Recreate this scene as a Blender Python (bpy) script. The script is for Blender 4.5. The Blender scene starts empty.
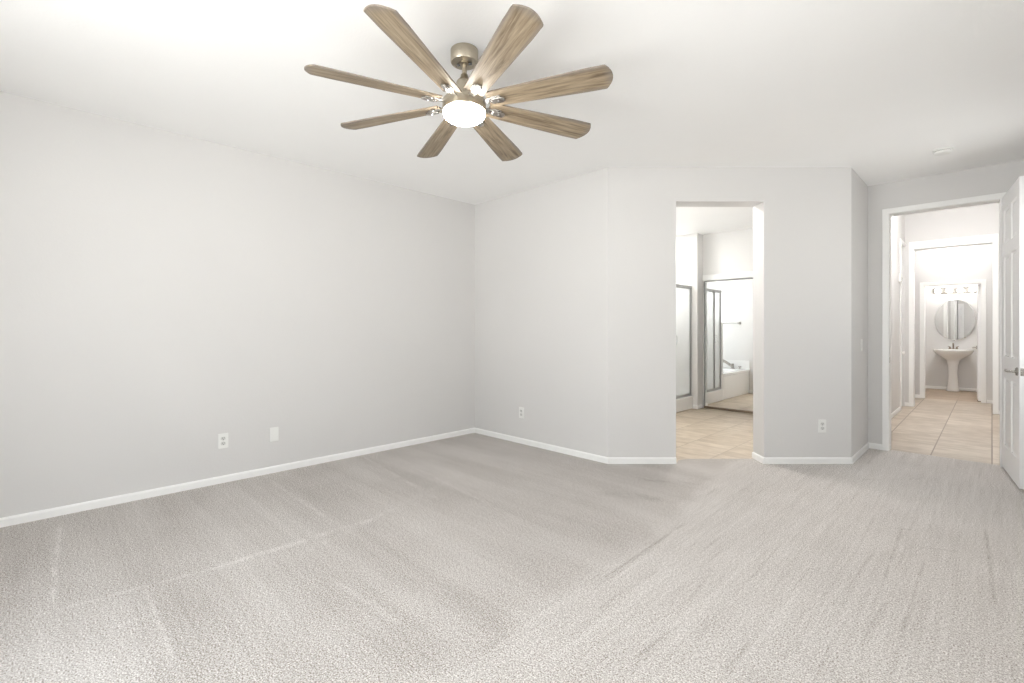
import bpy, bmesh, math, random
from mathutils import Vector, Matrix

S2 = math.sqrt(2.0)
PI = math.pi
scene = bpy.context.scene
COL = scene.collection

# ------------------------------------------------------------------ camera
CAM_H = 1.245
cam_data = bpy.data.cameras.new('camera')
cam_data.sensor_width = 36.0
cam_data.lens = 480.0 / 1024.0 * 36.0
cam_data.shift_y = -12.5 / 1024.0
cam_data.clip_start = 0.02
cam = bpy.data.objects.new('camera', cam_data)
cam.location = (0, 0, CAM_H)
cam.rotation_euler = (PI / 2, 0, PI / 4)
COL.objects.link(cam)
scene.camera = cam

# ------------------------------------------------------------------ world, daylight, exposure
SKY = 4.35
EXPOSURE = 0.64
LAMP_FAN = 46.0
FILL_BATH = 50.0
FILL_SHOWER = 330.0
LAMP_HALL = 118.0
LAMP_VEST = 46.0
FILL_POWDER = 55.0
LAMP_BULB = 13.0
scene.view_settings.view_transform = 'Standard'
scene.view_settings.look = 'None'
scene.view_settings.gamma = 1.0
scene.view_settings.use_curve_mapping = False
scene.view_settings.exposure = EXPOSURE
scene.cycles.diffuse_bounces = 8
scene.cycles.max_bounces = 14
scene.cycles.transparent_max_bounces = 12
scene.cycles.caustics_reflective = False
scene.cycles.caustics_refractive = False

world = bpy.data.worlds.new('sky')
scene.world = world
world.use_nodes = True
wn = world.node_tree.nodes
wl = world.node_tree.links
wn.clear()
w_out = wn.new('ShaderNodeOutputWorld')
w_bg = wn.new('ShaderNodeBackground')
w_tc = wn.new('ShaderNodeTexCoord')
w_sep = wn.new('ShaderNodeSeparateXYZ')
w_ramp = wn.new('ShaderNodeValToRGB')
w_map = wn.new('ShaderNodeMapRange')
w_map.inputs['From Min'].default_value = -1.0
w_map.inputs['From Max'].default_value = 1.0
wl.new(w_tc.outputs['Generated'], w_sep.inputs[0])
wl.new(w_sep.outputs['Z'], w_map.inputs['Value'])
wl.new(w_map.outputs[0], w_ramp.inputs[0])
e = w_ramp.color_ramp.elements
e[0].position = 0.0; e[0].color = (1.85, 1.82, 1.78, 1)      # below the horizon: glow raised to brighten the ceilings
e[1].position = 1.0; e[1].color = (0.82, 0.91, 1.0, 1)
m_ = w_ramp.color_ramp.elements.new(0.49); m_.color = (1.85, 1.82, 1.78, 1)
m_ = w_ramp.color_ramp.elements.new(0.52); m_.color = (0.96, 0.98, 1.0, 1)
wl.new(w_ramp.outputs[0], w_bg.inputs['Color'])
w_bg.inputs['Strength'].default_value = SKY
wl.new(w_bg.outputs[0], w_out.inputs[0])


def portal(name, loc, rot, sx, sy):
    """light portal: only guides sky sampling through a window opening"""
    L = bpy.data.lights.new(name, 'AREA')
    L.shape = 'RECTANGLE'; L.size = sx; L.size_y = sy
    L.cycles.is_portal = True
    o = bpy.data.objects.new(name, L)
    o.location = loc; o.rotation_euler = rot
    COL.objects.link(o)


# windows: right wall (x = XR), rear wall (y = YR), bathroom wall over the tub (x = XB)
XR, YR, XB = 0.45, -1.00, -4.30
WIN_R = (1.00, 1.80, 0.95, 1.85)      # y0 y1 z0 z1
WIN_FILL = (4.70, 5.15, 0.90, 2.10)      # y0 y1 z0 z1, opening added to brighten the return and entry walls
WIN_B = (-2.55, 0.00, 0.25, 2.20)    # x0 x1 z0 z1
WIN_T = (5.40, 6.30, 1.00, 2.20)      # y0 y1 z0 z1
portal('window_portal', (XR + 0.06, (WIN_R[0] + WIN_R[1]) / 2, (WIN_R[2] + WIN_R[3]) / 2), (0, PI / 2, 0), WIN_R[3] - WIN_R[2], WIN_R[1] - WIN_R[0])
portal('window_portal', (XR + 0.06, (WIN_FILL[0] + WIN_FILL[1]) / 2, (WIN_FILL[2] + WIN_FILL[3]) / 2), (0, PI / 2, 0), WIN_FILL[3] - WIN_FILL[2], WIN_FILL[1] - WIN_FILL[0])
portal('window_portal', ((WIN_B[0] + WIN_B[1]) / 2, YR - 0.06, (WIN_B[2] + WIN_B[3]) / 2), (PI / 2, 0, 0), WIN_B[1] - WIN_B[0], WIN_B[3] - WIN_B[2])
portal('window_portal', (XB - 0.06, (WIN_T[0] + WIN_T[1]) / 2, (WIN_T[2] + WIN_T[3]) / 2), (0, -PI / 2, 0), WIN_T[3] - WIN_T[2], WIN_T[1] - WIN_T[0])


# ------------------------------------------------------------------ helpers
def tag(o, label=None, cat=None, group=None, kind=None):
    if label: o['label'] = label
    if cat: o['category'] = cat
    if group: o['group'] = group
    if kind: o['kind'] = kind
    return o


def empty(name, loc=(0, 0, 0), rotz=0.0, label=None, cat=None, group=None, kind=None):
    o = bpy.data.objects.new(name, None)
    o.empty_display_size = 0.1
    o.location = loc
    o.rotation_euler = (0, 0, rotz)
    COL.objects.link(o)
    return tag(o, label, cat, group, kind)


class MB:
    """collects shapes in one bmesh; build() links them as ONE mesh object"""
    def __init__(self):
        self.bm = bmesh.new()

    def box(self, x0, x1, y0, y1, z0, z1, M=None):
        c = [(x, y, z) for x in (x0, x1) for y in (y0, y1) for z in (z0, z1)]
        if M is not None: c = [M @ Vector(p) for p in c]
        v = [self.bm.verts.new(p) for p in c]
        fs = []
        for q in ((0, 1, 3, 2), (4, 6, 7, 5), (0, 4, 5, 1), (2, 3, 7, 6), (0, 2, 6, 4), (1, 5, 7, 3)):
            fs.append(self.bm.faces.new([v[i] for i in q]))
        return fs

    def lathe(self, prof, n=32, M=None, arc=None):
        """prof: (radius, height) pairs from one end to the other, about local z"""
        rings = []
        for r, h in prof:
            if r < 1e-6:
                p = Vector((0, 0, h))
                rings.append([self.bm.verts.new(M @ p if M else p)])
            else:
                ring = []
                for i in range(n):
                    a = 2 * PI * i / n
                    p = Vector((r * math.cos(a), r * math.sin(a), h))
                    ring.append(self.bm.verts.new(M @ p if M else p))
                rings.append(ring)
        for a, b in zip(rings, rings[1:]):
            if len(a) == 1 and len(b) == 1: continue
            for i in range(n):
                j = (i + 1) % n
                if len(a) == 1: self.bm.faces.new((a[0], b[i], b[j]))
                elif len(b) == 1: self.bm.faces.new((a[i], a[j], b[0]))
                else: self.bm.faces.new((a[i], a[j], b[j], b[i]))
        for ring in (rings[0], rings[-1]):
            if len(ring) > 1: self.bm.faces.new(ring)
        return self

    def tube(self, pts, r, n=12, M=None):
        """pts: centre line; r: radius or a list of radii"""
        pts = [Vector(p) for p in pts]
        rr = r if isinstance(r, (list, tuple)) else [r] * len(pts)
        rings = []
        up = None
        for i, p in enumerate(pts):
            a = pts[max(i - 1, 0)]; b = pts[min(i + 1, len(pts) - 1)]
            t = (b - a).normalized()
            if up is None:
                up = Vector((0, 0, 1)) if abs(t.z) < 0.9 else Vector((1, 0, 0))
            s = t.cross(up).normalized(); u = s.cross(t).normalized(); up = u
            ring = []
            for k in range(n):
                q = p + (s * math.cos(2 * PI * k / n) + u * math.sin(2 * PI * k / n)) * rr[i]
                ring.append(self.bm.verts.new(M @ q if M else q))
            rings.append(ring)
        for a, b in zip(rings, rings[1:]):
            for k in range(n):
                j = (k + 1) % n
                self.bm.faces.new((a[k], a[j], b[j], b[k]))
        self.bm.faces.new(rings[0]); self.bm.faces.new(rings[-1])
        return self

    def prism(self, outline, z0, z1, M=None):
        lo = [self.bm.verts.new((M @ Vector((x, y, z0))) if M else (x, y, z0)) for x, y in outline]
        hi = [self.bm.verts.new((M @ Vector((x, y, z1))) if M else (x, y, z1)) for x, y in outline]
        n = len(outline)
        self.bm.faces.new(lo); self.bm.faces.new(hi)
        for i in range(n):
            j = (i + 1) % n
            self.bm.faces.new((lo[i], lo[j], hi[j], hi[i]))
        return self

    def loft(self, rings, M=None, cap=True):
        R = [[self.bm.verts.new(M @ Vector(p) if M else p) for p in ring] for ring in rings]
        n = len(rings[0])
        for a, b in zip(R, R[1:]):
            for i in range(n):
                j = (i + 1) % n
                self.bm.faces.new((a[i], a[j], b[j], b[i]))
        if cap:
            self.bm.faces.new(R[0]); self.bm.faces.new(R[-1])
        return self

    def slab(self, cs, cz, t, M, solid, panels=()):
        """grid slab in (s, z), thickness 0..t along local y; solid(i, j) says which cells exist.
        cells in panels become moulded raised panels on both faces"""
        V = {}
        def v(i, j, k):
            key = (i, j, k)
            if key not in V:
                V[key] = self.bm.verts.new(M @ Vector((cs[i], 0.0 if k == 0 else t, cz[j])))
            return V[key]
        ni, nj = len(cs) - 1, len(cz) - 1
        ok = lambda i, j: 0 <= i < ni and 0 <= j < nj and solid(i, j)
        pf = []
        for i in range(ni):
            for j in range(nj):
                if not ok(i, j): continue
                f0 = self.bm.faces.new((v(i, j, 0), v(i + 1, j, 0), v(i + 1, j + 1, 0), v(i, j + 1, 0)))
                f1 = self.bm.faces.new((v(i, j, 1), v(i, j + 1, 1), v(i + 1, j + 1, 1), v(i + 1, j, 1)))
                if (i, j) in panels: pf += [f0, f1]
                for di, dj, a, b in ((-1, 0, (i, j), (i, j + 1)), (1, 0, (i + 1, j), (i + 1, j + 1)),
                                     (0, -1, (i, j), (i + 1, j)), (0, 1, (i, j + 1), (i + 1, j + 1))):
                    if not ok(i + di, j + dj):
                        self.bm.faces.new((v(*a, 0), v(*b, 0), v(*b, 1), v(*a, 1)))
        if pf:
            self.bm.normal_update()
            bmesh.ops.recalc_face_normals(self.bm, faces=self.bm.faces)
            bmesh.ops.inset_individual(self.bm, faces=pf, thickness=0.010, depth=-0.013)
            bmesh.ops.inset_individual(self.bm, faces=pf, thickness=0.006, depth=0.0)
            bmesh.ops.inset_individual(self.bm, faces=pf, thickness=0.028, depth=0.006)
        return self

    def build(self, name, mat, parent=None, smooth=None, bevel=None, loc=None, **tags):
        bmesh.ops.remove_doubles(self.bm, verts=self.bm.verts, dist=1e-6)
        bmesh.ops.recalc_face_normals(self.bm, faces=self.bm.faces)
        me = bpy.data.meshes.new(name)
        if loc is not None:
            bmesh.ops.translate(self.bm, verts=self.bm.verts, vec=-Vector(loc))
        self.bm.to_mesh(me); self.bm.free()
        me.materials.append(mat)
        if smooth is not None:
            for p in me.polygons: p.use_smooth = True
            me.set_sharp_from_angle(angle=math.radians(smooth))
        o = bpy.data.objects.new(name, me)
        if loc is not None: o.location = loc
        COL.objects.link(o)
        if parent is not None: o.parent = parent
        if bevel:
            b = o.modifiers.new('bevel', 'BEVEL')
            b.width = bevel; b.segments = 2; b.limit_method = 'ANGLE'
        return tag(o, **tags)


def frame(px, py, dx, dy):
    """matrix whose local x runs along (dx, dy), local y to its left, z up"""
    d = Vector((dx, dy, 0)).normalized()
    n = Vector((-d.y, d.x, 0))
    M = Matrix.Identity(4)
    M.col[0] = (d.x, d.y, 0, 0); M.col[1] = (n.x, n.y, 0, 0); M.col[2] = (0, 0, 1, 0); M.col[3] = (px, py, 0, 1)
    return M


# ------------------------------------------------------------------ materials
def mat_new(name):
    m = bpy.data.materials.new(name)
    m.use_nodes = True
    nt = m.node_tree
    b = nt.nodes['Principled BSDF']
    return m, nt, b


def simple(name, col, rough=0.5, metal=0.0, emis=None, estr=0.0, spec=0.5):
    m, nt, b = mat_new(name)
    b.inputs['Base Color'].default_value = (*col, 1)
    b.inputs['Roughness'].default_value = rough
    b.inputs['Metallic'].default_value = metal
    b.inputs['Specular IOR Level'].default_value = spec
    if emis:
        b.inputs['Emission Color'].default_value = (*emis, 1)
        b.inputs['Emission Strength'].default_value = estr
    return m


class NT:
    """small node-tree writing aid"""
    def __init__(self, nt): self.nt = nt
    def new(self, t, **kw):
        n = self.nt.nodes.new(t)
        for k, v in kw.items(): setattr(n, k, v)
        return n
    def link(self, a, b): self.nt.links.new(a, b)
    def put(self, sock, v):
        if isinstance(v, bpy.types.NodeSocket): self.link(v, sock)
        else: sock.default_value = v
    def math(self, op, a, b=0.0, c=None, clamp=False):
        n = self.new('ShaderNodeMath', operation=op, use_clamp=clamp)
        self.put(n.inputs[0], a); self.put(n.inputs[1], b)
        if c is not None: self.put(n.inputs[2], c)
        return n.outputs[0]
    def smooth(self, v, a, b, lo=0.0, hi=1.0):
        n = self.new('ShaderNodeMapRange', interpolation_type='SMOOTHSTEP')
        self.put(n.inputs['Value'], v)
        n.inputs['From Min'].default_value = a; n.inputs['From Max'].default_value = b
        n.inputs['To Min'].default_value = lo; n.inputs['To Max'].default_value = hi
        return n.outputs[0]
    def vec(self, op, a, b=None, scale=None):
        n = self.new('ShaderNodeVectorMath', operation=op)
        self.put(n.inputs[0], a)
        if b is not None: self.put(n.inputs[1], b)
        if scale is not None: self.put(n.inputs['Scale'], scale)
        return n
    def noise(self, vec, scale, detail=2.0, rough=0.5, dist=0.0):
        n = self.new('ShaderNodeTexNoise')
        self.link(vec, n.inputs['Vector'])
        n.inputs['Scale'].default_value = scale; n.inputs['Detail'].default_value = detail
        n.inputs['Roughness'].default_value = rough; n.inputs['Distortion'].default_value = dist
        return n.outputs[0]
    def mul(self, vec, v): return self.vec('MULTIPLY', vec, v).outputs[0]
    def mixc(self, f, a, b, blend='MIX'):
        n = self.new('ShaderNodeMix', data_type='RGBA', blend_type=blend)
        self.put(n.inputs[0], f)
        ca = [s for s in n.inputs if s.type == 'RGBA']
        for s, v in zip(ca, (a, b)):
            if isinstance(v, tuple): s.default_value = (*v, 1) if len(v) == 3 else v
            else: self.link(v, s)
        return [s for s in n.outputs if s.type == 'RGBA'][0]
    def bump(self, h, strength, dist, normal=None):
        n = self.new('ShaderNodeBump')
        n.inputs['Strength'].default_value = strength; n.inputs['Distance'].default_value = dist
        self.link(h, n.inputs['Height'])
        return n.outputs[0]


def paint(name, col, rough=0.7, bump=0.12):
    m, nt, b = mat_new(name)
    T = NT(nt)
    g = T.new('ShaderNodeNewGeometry')
    n1 = T.noise(g.outputs['Position'], 70.0, 3.0)
    n2 = T.noise(g.outputs['Position'], 1.3, 2.0)
    c = T.mixc(T.smooth(n2, 0.3, 0.7), tuple(x * 0.985 for x in col), col)
    nt.links.new(c, b.inputs['Base Color'])
    b.inputs['Roughness'].default_value = rough
    b.inputs['Specular IOR Level'].default_value = 0.3
    nt.links.new(T.bump(n1, bump, 0.004), b.inputs['Normal'])
    return m


def floor_px(px, py):
    D = CAM_H * 480.0 / (py - 329.0)
    X = (px - 512.0) / 480.0 * D
    return ((X - D) / S2, (X + D) / S2)


def carpet():
    m, nt, b = mat_new('carpet')
    T = NT(nt)
    P = T.new('ShaderNodeNewGeometry').outputs['Position']
    sep = T.new('ShaderNodeSeparateXYZ'); T.link(P, sep.inputs[0])
    x, y = sep.outputs[0], sep.outputs[1]
    # tufts
    g1 = T.noise(P, 165.0, 2.0, 0.7)
    g2 = T.noise(P, 420.0, 1.0, 0.5)
    g3 = T.noise(P, 62.0, 2.0, 0.6)
    big = T.noise(P, 1.1, 3.0, 0.55)
    mid = T.noise(P, 4.5, 3.0, 0.6)
    # vacuum lanes: the walkway (x > -1.4) brushed along y, the rest of the room along x
    edge = T.math('ADD', x, T.math('MULTIPLY', T.math('SUBTRACT', mid, 0.5), 0.22))
    edge = T.math('ADD', edge, T.math('MULTIPLY', T.smooth(y, 2.2, 4.6), 0.30))
    lane = T.smooth(edge, -1.50, -1.34)
    sy = T.noise(T.mul(P, (16.0, 0.7, 1.0)), 1.0, 3.0, 0.6)
    sy2 = T.noise(T.mul(P, (45.0, 1.6, 1.0)), 1.0, 2.0, 0.5)
    sx = T.noise(T.mul(P, (0.45, 3.2, 1.0)), 1.0, 2.0, 0.5)
    sx2 = T.noise(T.mul(P, (0.7, 22.0, 1.0)), 1.0, 2.0, 0.6)
    dk = T.noise(T.mul(P, (24.0, 1.7, 1.0)), 1.0, 2.0, 0.6)
    dark = T.math('MULTIPLY', T.smooth(dk, 0.61, 0.72), lane)
    v = T.math('MULTIPLY', T.math('SUBTRACT', g1, 0.5), 2.9)
    v = T.math('ADD', v, T.math('MULTIPLY', T.math('SUBTRACT', g2, 0.5), 0.6))
    v = T.math('ADD', v, T.math('MULTIPLY', T.math('SUBTRACT', g3, 0.5), 0.55))
    v = T.math('ADD', v, T.math('MULTIPLY', T.math('SUBTRACT', big, 0.5), 0.16))
    v = T.math('ADD', v, T.math('MULTIPLY', T.math('SUBTRACT', mid, 0.5), 0.10))
    right = T.math('ADD', T.math('MULTIPLY', T.math('SUBTRACT', sy, 0.5), 0.16), T.math('MULTIPLY', T.math('SUBTRACT', sy2, 0.5), 0.22))
    right = T.math('ADD', right, 0.05)
    left = T.math('ADD', T.math('MULTIPLY', T.math('SUBTRACT', sx, 0.5), 0.40), T.math('MULTIPLY', T.math('SUBTRACT', sx2, 0.5), 0.15))
    left = T.math('SUBTRACT', left, 0.05)
    mixn = T.new('ShaderNodeMix', data_type='FLOAT')
    T.link(lane, mixn.inputs[0]); T.link(left, mixn.inputs[2]); T.link(right, mixn.inputs[3])
    v = T.math('ADD', v, mixn.outputs[0])
    v = T.math('SUBTRACT', v, T.math('MULTIPLY', dark, 0.10))

    def seg(a, c, w):
        """mask of a brushed line, also of painted shade, between two floor points, broken up by noise"""
        ax, ay = a; cx, cy = c
        L = math.hypot(cx - ax, cy - ay)
        ux, uy = (cx - ax) / L, (cy - ay) / L
        rx = T.math('SUBTRACT', x, ax); ry = T.math('SUBTRACT', y, ay)
        t = T.math('ADD', T.math('MULTIPLY', rx, ux), T.math('MULTIPLY', ry, uy))
        d = T.math('ABSOLUTE', T.math('SUBTRACT', T.math('MULTIPLY', ry, ux), T.math('MULTIPLY', rx, uy)))
        d = T.math('ADD', d, T.math('MULTIPLY', T.math('SUBTRACT', mid, 0.5), w * 1.2))
        k = T.smooth(T.math('ABSOLUTE', d), 0.0, w, 1.0, 0.0)
        k = T.math('MULTIPLY', k, T.smooth(t, -0.05, 0.05))
        return T.math('MULTIPLY', k, T.smooth(t, L - 0.06, L + 0.06, 1.0, 0.0))
    F = floor_px
    brk = T.smooth(T.noise(P, 9.0, 2.0), 0.30, 0.62)
    for p, q, w, amt in (
        ((60, 527), (52, 600), 0.022, 0.17), ((40, 614), (215, 568), 0.022, 0.13), ((215, 568), (370, 520), 0.05, 0.15),
        ((145, 590), (172, 655), 0.016, 0.17), ((312, 566), (415, 634), 0.03, 0.10), ((255, 470), (330, 520), 0.03, 0.10),
        ((110, 628), (160, 612), 0.02, 0.10), ((360, 455), (440, 500), 0.03, 0.09), ((420, 470), (520, 520), 0.03, 0.08),
        ((300, 555), (470, 470), 0.04, 0.06),
        ((684, 524), (606, 577), 0.018, -0.20), ((672, 629), (638, 657), 0.014, -0.22), ((520, 625), (480, 655), 0.03, -0.10),
        ((924, 562), (902, 630), 0.014, -0.17), ((902, 528), (884, 580), 0.016, -0.17), ((872, 555), (846, 590), 0.012, -0.10),
        ((985, 530), (996, 610), 0.013, -0.17), ((903, 516), (915, 518), 0.014, -0.20), ((893, 528), (911, 530), 0.014, -0.20),
        ((905, 545), (960, 552), 0.025, -0.10), ((860, 480), (930, 478), 0.03, -0.08), ((712, 568), (690, 600), 0.012, -0.10),
        ((600, 492), (660, 500), 0.10, -0.12), ((640, 480), (700, 484), 0.05, -0.10), ((780, 545), (750, 580), 0.012, -0.09),  # first two paint the shade left of the bathroom doorway into the pile
    ):
        v = T.math('ADD', v, T.math('MULTIPLY', T.math('MULTIPLY', seg(F(*p), F(*q), w), brk), amt * 1.1))
    f = T.math('ADD', v, 0.5, clamp=True)
    r = T.new('ShaderNodeValToRGB')
    T.link(f, r.inputs[0])
    r.color_ramp.elements[0].position = 0.0; r.color_ramp.elements[0].color = (0.20, 0.165, 0.135, 1)
    r.color_ramp.elements[1].position = 1.0; r.color_ramp.elements[1].color = (0.83, 0.795, 0.765, 1)
    k = r.color_ramp.elements.new(0.5); k.color = (0.50, 0.47, 0.445, 1)
    nt.links.new(r.outputs[0], b.inputs['Base Color'])
    b.inputs['Roughness'].default_value = 0.95
    b.inputs['Specular IOR Level'].default_value = 0.1
    b.inputs['Sheen Weight'].default_value = 0.15
    h = T.math('ADD', T.math('MULTIPLY', g1, 1.0), T.math('MULTIPLY', v, 0.6))
    nt.links.new(T.bump(h, 0.22, 0.006), b.inputs['Normal'])
    return m


def tile(name, size, ox, oy, c1, c2, grout, gw=0.0045, cross=1.0):
    m, nt, b = mat_new(name)
    T = NT(nt)
    P = T.new('ShaderNodeNewGeometry').outputs['Position']
    sep = T.new('ShaderNodeSeparateXYZ'); T.link(P, sep.inputs[0])
    def line(c, off):
        u = T.math('DIVIDE', T.math('SUBTRACT', c, off), size)
        fr = T.math('ABSOLUTE', T.math('SUBTRACT', T.math('FRACT', T.math('ADD', u, 50.5)), 0.5))
        return T.smooth(fr, gw * 0.8 / size, gw * 1.3 / size, 1.0, 0.0), T.math('FLOOR', T.math('ADD', u, 50.0))
    lx, ix = line(sep.outputs[0], ox)
    ly, iy = line(sep.outputs[1], oy)
    g = T.math('MAXIMUM', lx, T.math('MULTIPLY', ly, cross))
    wn_ = T.new('ShaderNodeTexWhiteNoise', noise_dimensions='2D')
    cmb = T.new('ShaderNodeCombineXYZ'); T.link(ix, cmb.inputs[0]); T.link(iy, cmb.inputs[1])
    T.link(cmb.outputs[0], wn_.inputs['Vector'])
    warp = T.mul(P, (3.0, 14.0, 1.0))
    st = T.noise(T.vec('ADD', warp, T.mul(wn_.outputs['Color'], (9.0, 9.0, 0.0))).outputs[0], 1.0, 5.0, 0.6, 0.6)
    bl = T.noise(P, 6.0, 4.0, 0.6)
    f = T.math('ADD', T.math('MULTIPLY', st, 0.65), T.math('MULTIPLY', bl, 0.35))
    f = T.math('ADD', f, T.math('MULTIPLY', T.math('SUBTRACT', wn_.outputs['Value'], 0.5), 0.14))
    c = T.mixc(T.smooth(f, 0.3, 0.7), c1, c2)
    c = T.mixc(g, c, grout)
    nt.links.new(c, b.inputs['Base Color'])
    b.inputs['Roughness'].default_value = 0.38
    nt.links.new(T.bump(T.math('SUBTRACT', 1.0, g), 0.4, 0.002), b.inputs['Normal'])
    return m


def wood_blade():
    m, nt, b = mat_new('weathered_oak')
    T = NT(nt)
    tc = T.new('ShaderNodeTexCoord')
    oi = T.new('ShaderNodeObjectInfo')
    O = T.vec('ADD', tc.outputs['Object'], T.vec('SCALE', (7.3, 3.1, 1.7), scale=oi.outputs['Random']).outputs[0]).outputs[0]
    gr = T.noise(T.mul(O, (5.0, 90.0, 5.0)), 1.0, 4.0, 0.65, 0.4)
    gr2 = T.noise(T.mul(O, (2.2, 22.0, 3.0)), 1.0, 3.0, 0.6, 1.6)
    f = T.math('ADD', T.math('MULTIPLY', gr, 0.5), T.math('MULTIPLY', gr2, 0.5))
    r = T.new('ShaderNodeValToRGB'); T.link(f, r.inputs[0])
    el = r.color_ramp.elements
    el[0].position = 0.34; el[0].color = (0.105, 0.072, 0.042, 1)
    el[1].position = 0.66; el[1].color = (0.39, 0.315, 0.22, 1)
    k = el.new(0.48); k.color = (0.235, 0.178, 0.115, 1)
    sep = T.new('ShaderNodeSeparateXYZ'); T.link(tc.outputs['Object'], sep.inputs[0])
    ed = T.smooth(T.math('ABSOLUTE', sep.outputs[1]), 0.046, 0.072)
    tip = T.smooth(sep.outputs[0], 0.73, 0.79)
    w = T.math('MULTIPLY', T.math('MAXIMUM', ed, tip), 0.7)
    c = T.mixc(w, r.outputs[0], (0.20, 0.175, 0.155))
    nt.links.new(c, b.inputs['Base Color'])
    b.inputs['Roughness'].default_value = 0.5
    nt.links.new(T.bump(gr, 0.15, 0.002), b.inputs['Normal'])
    return m


def glass_pane(name, tint, gloss=0.08, trans=0.9):
    """thin pane: sky passes straight through, a little is reflected"""
    m, nt, b = mat_new(name)
    nt.nodes.remove(b)
    T = NT(nt)
    tr = T.new('ShaderNodeBsdfTransparent'); tr.inputs[0].default_value = (*tint, 1)
    gl = T.new('ShaderNodeBsdfGlossy'); gl.inputs['Roughness'].default_value = 0.02
    mx = T.new('ShaderNodeMixShader'); mx.inputs[0].default_value = gloss
    T.link(tr.outputs[0], mx.inputs[1]); T.link(gl.outputs[0], mx.inputs[2])
    T.link(mx.outputs[0], nt.nodes['Material Output'].inputs[0])
    return m


def frosted(name):
    """obscure ribbed shower glass: scatters light both ways"""
    m, nt, b = mat_new(name)
    nt.nodes.remove(b)
    T = NT(nt)
    P = T.new('ShaderNodeNewGeometry').outputs['Position']
    n = T.noise(T.mul(P, (60.0, 60.0, 6.0)), 1.0, 2.0)
    bump = T.bump(n, 0.3, 0.004)
    tl = T.new('ShaderNodeBsdfTranslucent'); tl.inputs[0].default_value = (0.93, 0.95, 0.95, 1)
    df = T.new('ShaderNodeBsdfDiffuse'); df.inputs[0].default_value = (0.90, 0.92, 0.92, 1)
    gl = T.new('ShaderNodeBsdfGlossy'); gl.inputs['Roughness'].default_value = 0.25
    tp = T.new('ShaderNodeBsdfTransparent')
    for s in (tl, df, gl): T.link(bump, s.inputs['Normal'])
    m1 = T.new('ShaderNodeMixShader'); m1.inputs[0].default_value = 0.45
    T.link(tl.outputs[0], m1.inputs[1]); T.link(df.outputs[0], m1.inputs[2])
    m2 = T.new('ShaderNodeMixShader'); m2.inputs[0].default_value = 0.06
    T.link(m1.outputs[0], m2.inputs[1]); T.link(gl.outputs[0], m2.inputs[2])
    m3 = T.new('ShaderNodeMixShader'); m3.inputs[0].default_value = 0.45
    T.link(m2.outputs[0], m3.inputs[1]); T.link(tp.outputs[0], m3.inputs[2])
    T.link(m3.outputs[0], nt.nodes['Material Output'].inputs[0])
    return m


def brushed(name, col, rough):
    m, nt, b = mat_new(name)
    T = NT(nt)
    tc = T.new('ShaderNodeTexCoord')
    n = T.noise(T.mul(tc.outputs['Object'], (30.0, 30.0, 400.0)), 1.0, 2.0)
    b.inputs['Metallic'].default_value = 1.0
    nt.links.new(T.mixc(n, tuple(c * 0.88 for c in col), col), b.inputs['Base Color'])
    nt.links.new(T.smooth(n, 0.2, 0.8, rough - 0.06, rough + 0.06), b.inputs['Roughness'])
    return m


WALL_C = (0.690, 0.681, 0.671)
M_WALL = paint('wall_paint', WALL_C)
M_CEIL = paint('ceiling_paint', (0.91, 0.91, 0.905), 0.8, 0.2)
M_BATHWALL = paint('bath_paint', (0.77, 0.765, 0.755))
M_TRIM = paint('trim_paint', (0.90, 0.90, 0.89), 0.35, 0.02)
M_DOOR = paint('door_paint', (0.89, 0.89, 0.89), 0.35, 0.02)
M_CARPET = carpet()
M_TILE_H = tile('hall_tile', 0.43, -0.43, 6.35, (0.40, 0.325, 0.25), (0.60, 0.52, 0.43), (0.25, 0.19, 0.14), 0.005, 0.45)
M_TILE_B = tile('bath_tile', 0.43, -0.20, 0.12, (0.46, 0.37, 0.27), (0.67, 0.575, 0.46), (0.38, 0.30, 0.22), 0.004, 1.0)
M_TILE_P = tile('powder_tile', 0.43, -0.43, 11.41, (0.34, 0.25, 0.17), (0.48, 0.37, 0.27), (0.33, 0.25, 0.18), 0.003, 1.0)  # darker and browner than the hall tile; room shade put into the colours
M_WOOD = wood_blade()
M_BRASS = brushed('antique_brass', (0.52, 0.465, 0.375), 0.32)
M_NICKEL = brushed('satin_nickel', (0.48, 0.46, 0.43), 0.28)
M_CHROME = simple('chrome', (0.72, 0.72, 0.73), 0.12, 1.0)
M_ALU = simple('anodised_aluminium', (0.34, 0.34, 0.335), 0.32, 1.0)
M_BRONZE = simple('brushed_bronze', (0.30, 0.25, 0.20), 0.3, 1.0)
M_PLASTIC = simple('white_plastic', (0.82, 0.82, 0.80), 0.35)
M_SLOT = simple('socket_slot', (0.10, 0.10, 0.10), 0.6)
M_SOCKET = simple('socket_face', (0.66, 0.66, 0.64), 0.4)
M_CERAMIC = simple('white_porcelain', (0.85, 0.84, 0.82), 0.08)
M_ACRYLIC = simple('white_acrylic', (0.88, 0.88, 0.87), 0.15)
M_MIRROR = simple('mirror_glass', (0.90, 0.91, 0.91), 0.0, 1.0)
M_LENS = simple('lit_opal_lens', (0.9, 0.9, 0.9), 0.3, 0.0, (1.0, 0.985, 0.96), LAMP_FAN)
M_BULB = simple('lit_frosted_bulb', (0.9, 0.9, 0.9), 0.3, 0.0, (1.0, 0.94, 0.86), LAMP_BULB)
M_DOME = simple('lit_ceiling_dome', (0.9, 0.9, 0.9), 0.3, 0.0, (1.0, 0.985, 0.97), LAMP_HALL)
M_DOME_V = simple('lit_small_dome', (0.9, 0.9, 0.9), 0.3, 0.0, (1.0, 0.985, 0.97), LAMP_VEST)
M_DOME_P = simple('fill_powder_dome', (0.9, 0.9, 0.9), 0.3, 0.0, (1.0, 0.985, 0.97), FILL_POWDER)
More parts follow.
